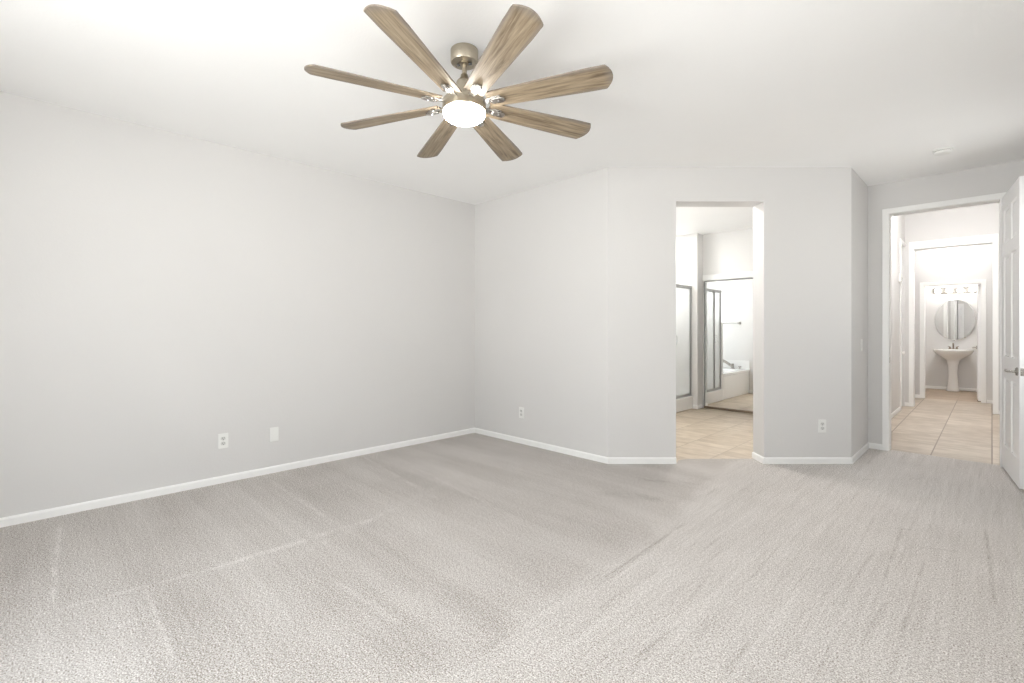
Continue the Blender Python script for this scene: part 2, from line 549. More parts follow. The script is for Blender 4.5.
M_SHOWER_FILL = simple('shower_fill_glow', (0.9, 0.9, 0.9), 0.3, 0.0, (1.0, 0.97, 0.93), FILL_SHOWER)
M_DOME_B = simple('fill_bath_dome', (0.9, 0.9, 0.9), 0.3, 0.0, (1.0, 0.97, 0.93), FILL_BATH)
M_RUBBER = simple('black_rubber', (0.03, 0.03, 0.03), 0.7)
M_FROST = frosted('obscure_shower_glass')
M_PANE = glass_pane('window_glass', (0.97, 0.98, 0.98))
M_ALARM = simple('ivory_plastic', (0.78, 0.77, 0.73), 0.4)


# ------------------------------------------------------------------ setting: floors, ceilings, walls
CEIL = 2.74
XL, YBK = -4.405, 3.768       # left wall, back wall
YD, TD = 6.19, 0.14           # entry wall face and thickness
XJ = -0.92                    # short return wall face
AC = 6.279                    # angled wall face: y - x = AC
HALLC = 3.30


def struct(mb, name, mat, label, cat, bevel=None, smooth=None, parent=None, loc=None):
    return mb.build(name, mat, parent, smooth, bevel, loc, label=label, cat=cat, kind='structure')


# bedroom carpet outline follows the walls and runs to the tile edges
cx0 = (AC - 0.0)
op_l, op_r = 1.517, 2.331     # bath opening in camera X along the angled wall
Yf, Yb = 4.44, 4.64
def cw(X, Y): return ((X - Y) / S2, (X + Y) / S2)
a_l0 = (YBK - AC, YBK)                       # corner back / angled
a_r0 = (XJ, XJ + AC)                         # corner angled / return
mb = MB()
mb.prism([(XL, YR), (XR, YR), (XR, YD), (0.055, YD), (0.055, YD + 0.07), (-0.745, YD + 0.07), (-0.745, YD), (XJ, YD), a_r0,
          cw(op_r, Yf), cw(op_r, Yf + 0.17), cw(op_r - 0.25, Yf + 0.165), cw(op_l + 0.16, Yf + 0.16), cw(op_l + 0.06, Yf + 0.11), cw(op_l, Yf), a_l0, (XL, YBK)], -0.10, 0.0)
struct(mb, 'floor_bedroom', M_CARPET, 'beige grey cut pile carpet with vacuum tracks and brushed marks', 'floor')
mb = MB(); mb.box(-4.45, -1.0, 3.0, 7.7, -0.12, -0.006)
struct(mb, 'floor_bathroom', M_TILE_B, 'beige stone tile floor beyond the doorway in the angled wall', 'floor')
mb = MB(); mb.box(-2.1, 0.75, YD - 0.02, 11.41, -0.13, -0.005)
struct(mb, 'floor_hall', M_TILE_H, 'beige travertine look tile floor of the hall with dark grout lines', 'floor')

mb = MB(); mb.prism([(XL - .2, YR - .2), (XR + .2, YR - .2), (XR + .2, YD + .03), (-1.0, YD + .03), (-1.0, 6.4), (-2.0, 6.4), (-2.0, 7.75), (XL - .2, 7.75)], CEIL, CEIL + 0.1)
struct(mb, 'ceiling', M_CEIL, 'smooth white ceiling above the carpeted room and the tub bathroom', 'ceiling')
mb = MB(); mb.box(-2.05, 0.75, YD + 0.04, 10.1, HALLC, HALLC + 0.1)
struct(mb, 'ceiling_hall', M_CEIL, 'high white ceiling of the tiled hall', 'ceiling')
mb = MB(); mb.box(-1.5, 0.75, 10.1, 13.7, 2.80, 2.90)
struct(mb, 'ceiling_powder', M_CEIL, 'white ceiling above the powder room with the pedestal sink', 'ceiling')


def wall(name, p, d, length, t, z1, mat, label, holes=(), z0=-0.1):
    """wall whose room face starts at p and runs along d; the body is to the LEFT of d (thickness t)"""
    M = frame(p[0], p[1], d[0], d[1])
    cs = sorted({0.0, length, *[h[0] for h in holes], *[h[1] for h in holes]})
    cz = sorted({z0, z1, *[h[2] for h in holes], *[h[3] for h in holes]})
    def solid(i, j):
        s = (cs[i] + cs[i + 1]) / 2; z = (cz[j] + cz[j + 1]) / 2
        return not any(h[0] < s < h[1] and h[2] < z < h[3] for h in holes)
    mb = MB().slab(cs, cz, t, M, solid)
    return struct(mb, name, mat, label, 'wall')


TOP = CEIL + 0.06
mb = MB(); mb.box(-1.42, 0.5, 11.41, 13.7, -0.13, -0.005)
struct(mb, 'floor_powder', M_TILE_P, 'tan tile floor under the pedestal sink', 'floor')

# bedroom shell (body lies outside the room)
wall('wall_left', (XL, YR - 0.12), (0, 1), YBK + 0.12 - (YR - 0.12), 0.12, TOP, M_WALL, 'long grey left wall with an outlet and a blank plate low down')
wall('wall_back', (XL - 0.12, YBK), (1, 0), a_l0[0] - XL + 0.12, 0.12, TOP, M_WALL, 'short grey wall between the far left corner and the angled wall')
LA = math.hypot(a_r0[0] - a_l0[0], a_r0[1] - a_l0[1])
X0 = (a_l0[0] + a_l0[1]) / S2
wall('wall_angled', a_l0, (1, 1), LA, 0.20, TOP, M_WALL, 'grey angled wall with the tall open doorway into the bathroom',
     holes=[(op_l - X0, op_r - X0, -0.2, 2.425)])
wall('wall_return', (XJ, a_r0[1]), (0, 1), YD - a_r0[1] + 0.05, 0.12, TOP, M_WALL, 'narrow grey return wall right of the angled wall')
wall('wall_entry', (-2.05, YD), (1, 0), 2.05 + XR + 0.12, TD, HALLC + 0.05, M_WALL, 'grey wall holding the white cased hall doorway at right',
     holes=[(-0.745 + 2.05, 0.055 + 2.05, -0.2, 2.42), (-1.77 + 2.05, -1.07 + 2.05, -0.2, 2.03)])
wall('wall_right', (XR, YD + 0.05), (0, -1), YD + 0.05 - YR + 0.12, 0.12, TOP, M_WALL, 'grey right wall with a window and an added fill opening, beside the camera',
     holes=[(YD + 0.05 - WIN_FILL[1], YD + 0.05 - WIN_FILL[0], WIN_FILL[2], WIN_FILL[3]), (YD + 0.05 - WIN_R[1], YD + 0.05 - WIN_R[0], WIN_R[2], WIN_R[3])])
wall('wall_rear', (XR + 0.12, YR), (-1, 0), XR - XL + 0.24, 0.12, TOP, M_WALL, 'grey rear wall with a wide window, behind the camera',
     holes=[(XR + 0.12 - WIN_B[1], XR + 0.12 - WIN_B[0], WIN_B[2], WIN_B[3])])

# bathroom shell
YM = 7.50                       # plane of the mirrored doors
XS = -3.34                      # front plane of shower and tub
YE = 5.14                       # end wall beyond the tub
wall('wall_bath_left', (XB, YE - 0.12), (0, 1), 7.75 - YE + 0.12, 0.12, TOP, M_BATHWALL, 'white bathroom wall behind shower and tub with a window',
     holes=[(WIN_T[0] - YE + 0.12, WIN_T[1] - YE + 0.12, WIN_T[2], WIN_T[3])])
wall('wall_bath_end', (-2.74, YE), (-1, 0), -2.74 - XB, 0.12, TOP, M_BATHWALL, 'white wall at the end of the tub carrying the towel bar')
wall('wall_bath_inner', (-2.74, 4.02), (0, 1), YE + 0.12 - 4.02, 0.12, TOP, M_BATHWALL, 'white bathroom wall just inside the doorway, hidden from the bedroom')
wall('wall_bath_right', (-2.0, YM + 0.12), (0, -1), YM + 0.12 - 6.33, 0.05, TOP, M_BATHWALL, 'white bathroom wall at the right end of the mirrored doors')
wall('wall_bath_mirror', (XB - 0.1, YM + 0.035), (1, 0), -2.0 - XB + 0.15, 0.12, TOP, M_BATHWALL, 'white bathroom wall above the mirrored sliding door')
mb = MB(); mb.box(XB, XS + 0.094, 7.33, YM + 0.04, -0.02, TOP)
struct(mb, 'wall_shower_end', M_BATHWALL, 'narrow white wall between the shower and the mirrored door', 'wall', bevel=0.008)
mb = MB(); mb.box(XB, XS + 0.0, 6.43, 6.51, -0.02, 1.35)
struct(mb, 'wall_shower_tub', M_BATHWALL, 'low white wall between the shower and the tub', 'wall', bevel=0.008)

# hall and powder room shell
XH = -1.0
wall('wall_hall_front', (-2.05, 8.35), (1, 0), 2.05 + XH, 0.12, HALLC + .05, M_WALL, 'grey hall wall closing the closet nook')
wall('wall_hall_nook', (-1.95, YD + TD - 0.02), (0, 1), 2.1, 0.04, HALLC + .05, M_WALL, 'grey end wall of the hall nook')
wall('wall_hall_left', (XH, 8.35), (0, 1), 10.05 - 8.35, 0.12, HALLC + .05, M_WALL, 'pale left wall of the tiled hall with a tall closet door',
     holes=[(9.46 - 8.35, 9.97 - 8.35, -0.2, 2.58)])
wall('wall_hall_right', (0.62, 10.6), (0, -1), 10.6 - YD - TD, 0.12, HALLC + .05, M_WALL, 'right wall of the tiled hall behind the open door')
YO, YO2 = 10.0, 10.14
wall('wall_hall_arch', (-1.12, YO), (1, 0), 1.12 + 0.74, YO2 - YO, HALLC + .05, M_WALL, 'hall wall with a tall cased opening before the powder room',
     holes=[(-0.89 + 1.12, 0.01 + 1.12, -0.2, 2.52)])
wall('wall_vestibule_left', (-1.0, YO2 - 0.01), (0, 1), 1.3, 0.1, 2.85, M_WALL, 'left side wall of the small space before the powder room')
wall('wall_vestibule_right', (0.06, 11.44), (0, -1), 1.3, 0.1, 2.85, M_WALL, 'right side wall of the small space before the powder room')
YP, TP = 11.35, 0.12
wall('wall_powder_front', (-1.42, YP), (1, 0), 1.42 + 0.5, TP, 2.85, M_WALL, 'grey wall with the white cased powder room doorway',
     holes=[(-0.86 + 1.42, -0.13 + 1.42, -0.2, 2.02)])
YPB = 13.3
wall('wall_powder_back', (-1.42, YPB), (1, 0), 1.42 + 0.5, 0.12, 2.85, M_WALL, 'grey powder room wall behind the pedestal sink')
wall('wall_powder_left', (-1.3, YP + TP - 0.01), (0, 1), YPB - YP, 0.12, 2.85, M_WALL, 'grey left wall of the powder room')
wall('wall_powder_right', (0.38, YPB), (0, -1), YPB - YP - 0.1, 0.12, 2.85, M_WALL, 'grey right wall of the powder room')


# ------------------------------------------------------------------ baseboards and casings
def board_run(name, runs, label, h=0.058, t=0.012):
    """baseboard strips along wall faces; each run: p, q with the wall on the LEFT of p->q"""
    mb = MB()
    for p, q in runs:
        L = math.hypot(q[0] - p[0], q[1] - p[1])
        M = frame(p[0], p[1], q[0] - p[0], q[1] - p[1])
        # profile in local y (0 = wall face, -t = into the room) and z
        prof = [(0, 0), (-t, 0), (-t, h - 0.014), (-t * 0.75, h - 0.005), (-t * 0.35, h), (0, h)]
        e0 = L + t * 0.0
        lo = [(0, y_, z_) for y_, z_ in prof]; hi = [(e0, y_, z_) for y_, z_ in prof]
        mb.loft([lo, hi], M)
    return struct(mb, name, M_TRIM, label, 'baseboard')


op_lw, op_rw = cw(op_l, Yf), cw(op_r, Yf)
board_run('baseboard_left', [((XL, YR), (XL, YBK))], 'white baseboard along the long left wall')
board_run('baseboard_back', [((XL, YBK), (a_l0[0] + 0.005, YBK))], 'white baseboard along the short back wall')
board_run('baseboard_angled', [((a_l0[0] - 0.0035, a_l0[1] - 0.0035 ), op_lw), (op_rw, (a_r0[0] + 0.0035, a_r0[1] + 0.0035)),
                               (cw(op_r, Yb), cw(op_r, Yf - 0.012))], 'white baseboard along the angled wall and into its doorway')
board_run('baseboard_return', [((XJ, a_r0[1] - 0.005), (XJ, YD))], 'white baseboard on the narrow return wall')
board_run('baseboard_entry', [((XJ, YD), (-0.797, YD)), ((0.107, YD), (XR, YD))], 'white baseboard beside the hall doorway casing')
board_run('baseboard_right', [((XR, YD), (XR, YR))], 'white baseboard along the right wall')
board_run('baseboard_rear', [((XR, YR), (XL, YR))], 'white baseboard along the rear wall')
board_run('baseboard_shower', [((XS, 7.33), (XS + 0.094, 7.33)), ((XS + 0.094, 7.33), (XS + 0.094, YM - 0.01))], 'white baseboard on the narrow wall beside the mirrored door')
board_run('baseboard_bath_end', [((-2.74, YE), (XS, YE))][::1], 'white baseboard at the end of the tub')
board_run('baseboard_hall_left', [((XH, 8.35), (XH, 9.40))], 'white baseboard along the left hall wall')
board_run('baseboard_hall_arch', [((XH, YO), (-0.95, YO)), ((0.07, YO), (0.62, YO))], 'white baseboard beside the tall cased hall opening')
board_run('baseboard_powder_front', [((-1.0, YP), (-0.90, YP)), ((-0.06, YP), (0.06, YP))], 'white baseboard beside the powder room doorway')
board_run('baseboard_powder_back', [((-1.3, YPB), (0.38, YPB))], 'white baseboard on the powder room wall behind the sink')


def casing(name, p, d, w, h, cwid, label, depth=0.14, cth=0.018, head=None):
    """door frame: jamb lining through the wall and flat casing on the room side. Opening starts at p, runs w along d"""
    M = frame(p[0], p[1], d[0], d[1])
    mb = MB()
    jt = 0.004
    mb.box(0.0, jt, -0.001, depth + 0.001, 0, h, M); mb.box(w - jt, w, -0.001, depth + 0.001, 0, h, M); mb.box(jt, w - jt, -0.001, depth + 0.001, h - jt, h, M)
    for y0, y1 in ((-cth, 0.0), (depth, depth + cth)):
        z1 = h + (head or cwid)
        # mitred casing legs and head with a thin inner bead
        for s0, s1 in ((-cwid, 0.0), (w, w + cwid)):
            mb.box(s0, s1, y0, y1, 0, z1, M)
        mb.box(0.0, w, y0, y1, h, z1, M)
    return struct(mb, name, M_TRIM, label, 'door frame', bevel=0.004)


f1 = casing('trim_1', (-0.745, YD), (1, 0), 0.80, 2.42, 0.052, 'white casing around the doorway to the tiled hall')
mbx = MB(); mbx.box(-0.7412, -0.7395, YD + 0.012, YD + 0.040, 0.895, 0.955); mbx.build('strike_plate', M_NICKEL, f1, label='metal strike plate on the left jamb')
casing('trim_2', (-0.86, YP), (1, 0), 0.73, 2.02, 0.062, 'white casing around the powder room doorway', depth=TP)
casing('trim_5', (-0.89, YO), (1, 0), 0.90, 2.52, 0.058, 'white casing with a deep head around the tall hall opening', depth=YO2 - YO, head=0.12)
M = frame(XH, 9.46, 0, 1)
mb = MB()
for s0, s1, z0, z1 in ((-0.05, 0.0, 0, 2.63), (0.0, 0.51, 2.58, 2.63)):
    mb.box(s0, s1, -0.015, 0.0, z0, z1, M)
struct(mb, 'trim_3', M_TRIM, 'white casing around the tall closet door on the left hall wall', 'door frame', bevel=0.003)


# ------------------------------------------------------------------ doors
def door_leaf(w, h, t, rows, M, stile=0.105, mid=0.09):
    """moulded panel door: two columns of raised panels; rows = (z0, z1) pairs"""
    cs = [0, stile, (w - mid) / 2, (w + mid) / 2, w - stile, w]
    cz = [0.0]
    for a, b_ in rows: cz += [a, b_]
    cz.append(h)
    panels = {(i, 1 + 2 * k) for i in (1, 3) for k in range(len(rows))}
    return MB().slab(cs, cz, t, M, lambda i, j: True, panels)


# bedroom door, swung open into the room past square, hinge on the right jamb
hx, hy = 0.062, YD - 0.03
ex, ey = 0.146, 5.385
Md = frame(hx, hy, ex - hx, ey - hy)      # local x from hinge to latch edge, local y to the left of that = +x side
dl = math.hypot(ex - hx, ey - hy)
I4 = Matrix.Identity(4)
ang = math.atan2(ey - hy, ex - hx)
def place(o, ang_, x_, y_, z_=0.0):
    o.location = (x_, y_, z_); o.rotation_euler = (0, 0, ang_)
d1 = struct(door_leaf(0.80, 2.40, 0.035, [(0.21, 0.80), (0.99, 1.86), (1.97, 2.27)], I4), 'door_1', M_DOOR, 'white six panel bedroom door standing open at the right edge', 'door', bevel=0.002)
place(d1, ang, hx, hy, 0.018)


def lever(parent, s, z, t, side):
    """lever handle on one face. side -1: face y=0, +1: face y=t. lever points back to the hinge"""
    y0 = 0.0 if side < 0 else t
    k = side
    r = MB().lathe([(0.0, 0.0), (0.033, 0.0), (0.033, 0.006), (0.026, 0.012), (0.014, 0.014), (0.0, 0.014)], 28,
                   Matrix.Translation((s, y0, z)) @ Matrix.Rotation(-k * PI / 2, 4, 'X'))
    r.tube([(s, y0, z), (s, y0 + k * 0.030, z), (s, y0 + k * 0.045, z), (s - 0.012, y0 + k * 0.056, z), (s - 0.04, y0 + k * 0.058, z + .002),
            (s - 0.08, y0 + k * 0.056, z + 0.004), (s - 0.115, y0 + k * 0.050, z - 0.002)], [0.010, 0.010, 0.010, 0.010, 0.0095, 0.009, 0.008], 12)
    return r.build('door_handle', M_NICKEL, parent, 40, label='nickel lever handle')


lever(d1, 0.735, 0.895, 0.035, -1)
lever(d1, 0.735, 0.895, 0.035, 1)
mb = MB(); mb.box(0.7995, 0.8020, 0.006, 0.029, 0.866, 0.924); mb.box(0.802, 0.809, 0.011, 0.024, 0.886, 0.904)
mb.build('latch', M_NICKEL, d1, label='nickel latch plate on the door edge')
for z in (0.20, 1.2, 2.2):
    mb = MB(); mb.tube([(-0.004, 0.040, z - 0.045), (-0.004, 0.040, z + 0.045)], 0.006, 10); mb.box(-0.003, 0.0, 0.003, 0.04, z - 0.045, z + 0.045)
    mb.build('hinge', M_NICKEL, d1)

# powder room door, opened inwards against the right side
d2 = struct(door_leaf(0.68, 1.995, 0.035, [(0.20, 0.80), (0.95, 1.55), (1.64, 1.87)], I4), 'door_2', M_DOOR, 'white powder room door seen edge on, opened inward at the right', 'door', bevel=0.002)
place(d2, math.radians(92), -0.135, YP + TP - 0.01, 0.012)
lever(d2, 0.62, 0.90, 0.035, 1)
mb = MB(); mb.box(0.005, 0.03, -0.006, 0.041, 0.0 - 0.008, 0.012); mb.build('door_shoe', M_RUBBER, d2)

# tall closet door in the left hall wall, closed and recessed
d3 = struct(door_leaf(0.50, 2.56, 0.035, [(0.21, 0.80), (0.99, 1.90), (2.02, 2.40)], I4, 0.08, 0.06), 'door_3', M_DOOR, 'tall narrow white closet door in the left hall wall', 'door', bevel=0.002)
place(d3, PI / 2, XH - 0.03, 9.465, 0.008)
mb = MB().lathe([(0.0, 0.0), (0.026, 0.0), (0.026, 0.005), (0.011, 0.010), (0.011, 0.03), (0.026, 0.042), (0.030, 0.055), (0.022, 0.068), (0.0, 0.072)], 24,
                Matrix.Translation((0.20, 0.0, 0.865)) @ Matrix.Rotation(PI / 2, 4, 'X'))
mb.build('door_knob', M_CERAMIC, d3, 40, label='round white knob')

# pair of white closet doors on the hall side of the entry wall (seen in the powder room mirror)
d4 = struct(door_leaf(0.345, 2.02, 0.035, [(0.16, 0.95), (1.05, 1.90)], I4, 0.06, 0.02), 'door_4', M_DOOR, 'left leaf of the white closet pair in the hall nook', 'door', bevel=0.002)
place(d4, 0, -1.765, YD + TD - 0.05, 0.008)
d5 = struct(door_leaf(0.345, 2.02, 0.035, [(0.16, 0.95), (1.05, 1.90)], I4, 0.06, 0.02), 'door_5', M_DOOR, 'right leaf of the white closet pair in the hall nook', 'door', bevel=0.002)
place(d5, 0, -1.417, YD + TD - 0.05, 0.008)


# ------------------------------------------------------------------ windows (beside and behind the camera, over the tub)
def window(name, M, w, z0, z1, t, label, cols=2):
    """M: local x along the opening, y outward through the wall"""
    mb = MB()
    fw = 0.05
    mb.box(0, w, t * 0.45, t * 0.85, z0, z0 + fw, M); mb.box(0, w, t * 0.45, t * 0.85, z1 - fw, z1, M)
    for i in range(cols + 1):
        s = min(max(w * i / cols - fw / 2, 0), w - fw)
        mb.box(s, s + fw, t * 0.45, t * 0.85, z0 + fw, z1 - fw, M)
    o = struct(mb, name, M_TRIM, label, 'window', bevel=0.003)
    for i in range(cols):
        a = fw if i == 0 else w * i / cols + fw / 2
        b_ = w * (i + 1) / cols - (fw if i == cols - 1 else fw / 2)
        p = MB(); p.box(a, b_, t * 0.62, t * 0.66, z0 + fw, z1 - fw, M)
        p.build('pane', M_PANE, o)
    p = MB(); p.box(-0.03, w + 0.03, -0.03, t * 0.45, z0 - 0.025, z0, M); p.build('window_sill', M_TRIM, o, bevel=0.004)
    return o


window('window_1', frame(XR, WIN_R[1], 0, -1), WIN_R[1] - WIN_R[0], WIN_R[2], WIN_R[3], 0.12, 'white framed window in the right wall beside the camera', 2)
window('window_2', frame(WIN_B[1], YR, -1, 0), WIN_B[1] - WIN_B[0], WIN_B[2], WIN_B[3], 0.12, 'wide white framed window in the rear wall behind the camera', 3)
window('fill_window', frame(XR, WIN_FILL[1], 0, -1), WIN_FILL[1] - WIN_FILL[0], WIN_FILL[2], WIN_FILL[3], 0.12, 'unseen framed opening added in the right wall to brighten the door end', 2)  # added opening, lets extra sky light onto the door end
window('window_3', frame(XB, WIN_T[0], 0, 1), WIN_T[1] - WIN_T[0], WIN_T[2], WIN_T[3], 0.12, 'white framed bathroom window over the tub', 1)


# ------------------------------------------------------------------ ceiling fan
FX, FD = -0.255, 2.575
fwx, fwy = cw(FX, FD)
fan = empty('ceiling_fan', (fwx, fwy, CEIL), 0, 'eight blade weathered oak ceiling fan with a lit round lamp under the white ceiling', 'ceiling fan')
MB().lathe([(0.0, 0.0), (0.071, 0.0), (0.074, -0.004), (0.074, -0.064), (0.070, -0.070), (0.020, -0.070), (0.0, -0.070)], 48).build('canopy', M_BRASS, fan, 35)
mb = MB().lathe([(0.0, -0.066), (0.026, -0.066), (0.026, -0.077), (0.015, -0.081), (0.0125, -0.081), (0.0125, -0.150), (0.0, -0.150)], 24)
mb.build('downrod', M_BRASS, fan, 35)
for a in (0.6, 0.6 + PI):
    MB().tube([(0.024 * math.cos(a), 0.024 * math.sin(a), -0.077), (0.040 * math.cos(a), 0.040 * math.sin(a), -0.077)], 0.006, 8).build('canopy_screw', M_SLOT, fan, 35)
MB().lathe([(0.0, -0.132), (0.017, -0.132), (0.020, -0.138), (0.022, -0.150), (0.030, -0.162), (0.041, -0.172), (0.044, -0.182), (0.046, -0.272), (0.0, -0.272)], 40).build('motor_cover', M_BRASS, fan, 35)
MB().lathe([(0.0, -0.262), (0.055, -0.262), (0.075, -0.264), (0.104, -0.272), (0.113, -0.279), (0.116, -0.286), (0.116, -0.334), (0.113, -0.339), (0.0, -0.339)], 64).build('motor_housing', M_BRASS, fan, 30)
MB().lathe([(0.0, -0.338), (0.108, -0.338), (0.110, -0.343), (0.110, -0.355), (0.105, -0.364), (0.094, -0.372), (0.070, -0.377), (0.0, -0.379)], 64).build('light_lens', M_LENS, fan, 40, label='lit white opal lamp')


def blade_mesh():
    """paddle: slightly widening, rounded skewed tip, 8 mm thick"""
    top = []
    N = 26
    r0, r1 = 0.135, 0.785
    def hw(r):
        k = (r - r0) / (r1 - r0)
        return 0.053 + 0.021 * min(1, k * 1.25)
    out = []
    for i in range(N + 1):
        r = r0 + (0.747 - r0) * i / N
        out.append((r, hw(r)))
    # tip arc from (+w) to (-w)
    w = hw(0.8)
    for i in range(1, 16):
        yy = w * math.cos(PI * i / 16)
        out.append((0.747 + 0.034 * (1 - (yy / w) ** 2) - 0.010 * (yy / w - 1) * 0.5, yy))
    for i in range(N, -1, -1):
        r = r0 + (0.747 - r0) * i / N
        out.append((r, -hw(r)))
    # round the inner corners
    mb = MB(); mb.prism(out, -0.004, 0.004)
    return mb


PITCH = math.radians(13.0)
ZB = -0.294
bl0 = None
for k in range(8):
    a = math.radians(25.0) + k * PI / 4 + PI / 4      # measured in the camera frame, turned 45 degrees into the room's
    Mx = Matrix.Rotation(a, 4, 'Z') @ Matrix.Translation((0, 0, ZB)) @ Matrix.Rotation(-PITCH, 4, 'X')
    if k == 0:
        bl0 = blade_mesh().build('blade', M_WOOD, fan, 30, 0.0015)
        mb = MB()
        # flat arm out of the housing, a stepped plate and a raised buckle under the blade
        mb.prism([(0.085, -0.017), (0.150, -0.017), (0.165, -0.024), (0.205, -0.024), (0.214, -0.016), (0.214, 0.016), (0.205, 0.024), (0.165, 0.024), (0.150, 0.017), (0.085, 0.017)], -0.011, -0.004)
        mb.prism([(0.160, -0.016), (0.215, -0.019), (0.232, -0.011), (0.232, 0.011), (0.215, 0.019), (0.160, 0.016)], -0.020, -0.011)
        br0 = mb.build('blade_bracket', M_NICKEL, bl0, 30, 0.0025)
        mb = MB()
        for sx, sy in ((0.180, -0.018), (0.180, 0.018), (0.198, 0.0)):
            mb.lathe([(0.0, 0.0), (0.0045, 0.0), (0.0035, -0.003), (0.0, -0.0035)], 10, Matrix.Translation((sx, sy, -0.011 if sy else -0.020)))
        sc0 = mb.build('bracket_screw', M_CHROME, bl0, 40)
        b_, kids = bl0, ()
    else:
        b_ = bl0.copy(); COL.objects.link(b_)
        for ch in (br0, sc0):
            c_ = ch.copy(); COL.objects.link(c_); c_.parent = b_
    b_.matrix_basis = Mx
# the rod hangs in a ball joint: motor, lamp and blades lean a little
LEAN = Matrix.Translation((0, 0, -0.06)) @ Matrix.Rotation(math.radians(-2.5), 4, Vector((1, 1, 0)).normalized()) @ Matrix.Translation((0, 0, 0.06))
for c_ in list(fan.children):
    if not c_.name.startswith('canopy'): c_.matrix_basis = LEAN @ c_.matrix_basis


# ------------------------------------------------------------------ outlets, plates, switch, detector
def outlet(loc, rotz, label, group='wall outlets low on the bedroom walls'):
    """local -y faces the room, origin on the wall face"""
    o = empty('wall_outlet', loc, rotz, label, 'outlet', group)
    mb = MB(); mb.box(-0.037, 0.037, -0.006, 0.0, -0.060, 0.060); mb.build('cover_plate', M_PLASTIC, o, bevel=0.003)
    for s in (-1, 1):
        n = 20
        ol = [(0.0175 * math.cos(2 * PI * i / n), max(-0.0135, min(0.0135, 0.0175 * math.sin(2 * PI * i / n)))) for i in range(n)]
        Mr = Matrix.Translation((0, -0.0060, s * 0.0205)) @ Matrix.Rotation(PI / 2, 4, 'X')
        mb = MB().prism(ol, 0.0, 0.0025, Mr)
        rc = mb.build('receptacle', M_SOCKET, o, label='greyer socket face')
        mb = MB()
        for x0 in (-0.0075, 0.0052): mb.box(x0, x0 + 0.0026, -0.0092, -0.0084, s * 0.0205 - 0.001, s * 0.0205 + 0.009)
        mb.lathe([(0.0, 0.0), (0.0032, 0.0), (0.0032, 0.0009), (0.0, 0.0009)], 10, Matrix.Translation((0, -0.0084, s * 0.0205 - 0.0075)) @ Matrix.Rotation(PI / 2, 4, 'X'))
        mb.build('slot', M_SLOT, rc)
    MB().lathe([(0.0, 0.0), (0.003, 0.0), (0.0025, 0.001), (0.0, 0.0012)], 10, Matrix.Translation((0, -0.0060, 0)) @ Matrix.Rotation(PI / 2, 4, 'X')).build('screw', M_NICKEL, o)
    return o


# rotation so that local -y points into the room
outlet((XL, 1.094, 0.339), -PI / 2 + PI, 'white outlet low on the long left wall')
outlet((-3.62, YBK, 0.334), 0, 'white outlet on the short back wall left of the angled wall')
ax, ay = cw(2.867, Yf)
outlet((ax, ay, 0.348), PI / 4, 'white outlet on the angled wall right of the bathroom doorway')
o = empty('blank_plate', (XL, 1.484, 0.332), PI / 2, 'blank white cover plate right of the outlet on the left wall', 'wall plate')
mb = MB(); mb.box(-0.037, 0.037, -0.006, 0.0, -0.060, 0.060); mb.build('cover_plate', M_PLASTIC, o, bevel=0.003)
for s in (-1, 1):
    MB().lathe([(0.0, 0.0), (0.003, 0.0), (0.0025, 0.001), (0.0, 0.0012)], 10, Matrix.Translation((0, -0.0060, s * 0.03)) @ Matrix.Rotation(PI / 2, 4, 'X')).build('screw', M_PLASTIC, o)
o = empty('light_switch', (XJ, 5.84, 1.085), PI / 2, 'white light switch on the narrow return wall', 'light switch')
mb = MB(); mb.box(-0.035, 0.035, -0.006, 0.0, -0.058, 0.058); mb.build('cover_plate', M_PLASTIC, o, bevel=0.003)
mb = MB(); mb.box(-0.0165, 0.0165, -0.009, -0.006, -0.033, 0.033); mb.build('rocker', M_PLASTIC, o, bevel=0.002)

sd = empty('smoke_detector', (-0.29, 5.37, CEIL), 0, 'round white smoke detector on the ceiling near the hall doorway', 'smoke detector')
MB().lathe([(0.0, 0.0), (0.066, 0.0), (0.066, -0.010), (0.062, -0.012), (0.0, -0.012)], 40).build('base', M_PLASTIC, sd, 35)
MB().lathe([(0.0, -0.015), (0.056, -0.015), (0.058, -0.017), (0.058, -0.026), (0.052, -0.034), (0.030, -0.038), (0.0, -0.039)], 40).build('cover', M_PLASTIC, sd, 35)
MB().lathe([(0.0, -0.012), (0.054, -0.012), (0.054, -0.015), (0.0, -0.015)], 40).build('sensor_gap', M_SLOT, sd, 35)

ch = empty('door_chime', (XH, 9.33, 2.02), PI / 2, 'small white chime box high on the left hall wall', 'chime')
mb = MB(); mb.box(-0.05, 0.05, -0.035, 0.0, -0.06, 0.06); mb.build('case', M_ALARM, ch, bevel=0.006)
mb = MB()
for i in range(4): mb.box(-0.03, 0.03, -0.036, -0.0345, -0.035 + i * 0.012, -0.030 + i * 0.012)
mb.build('grille', M_SLOT, ch)


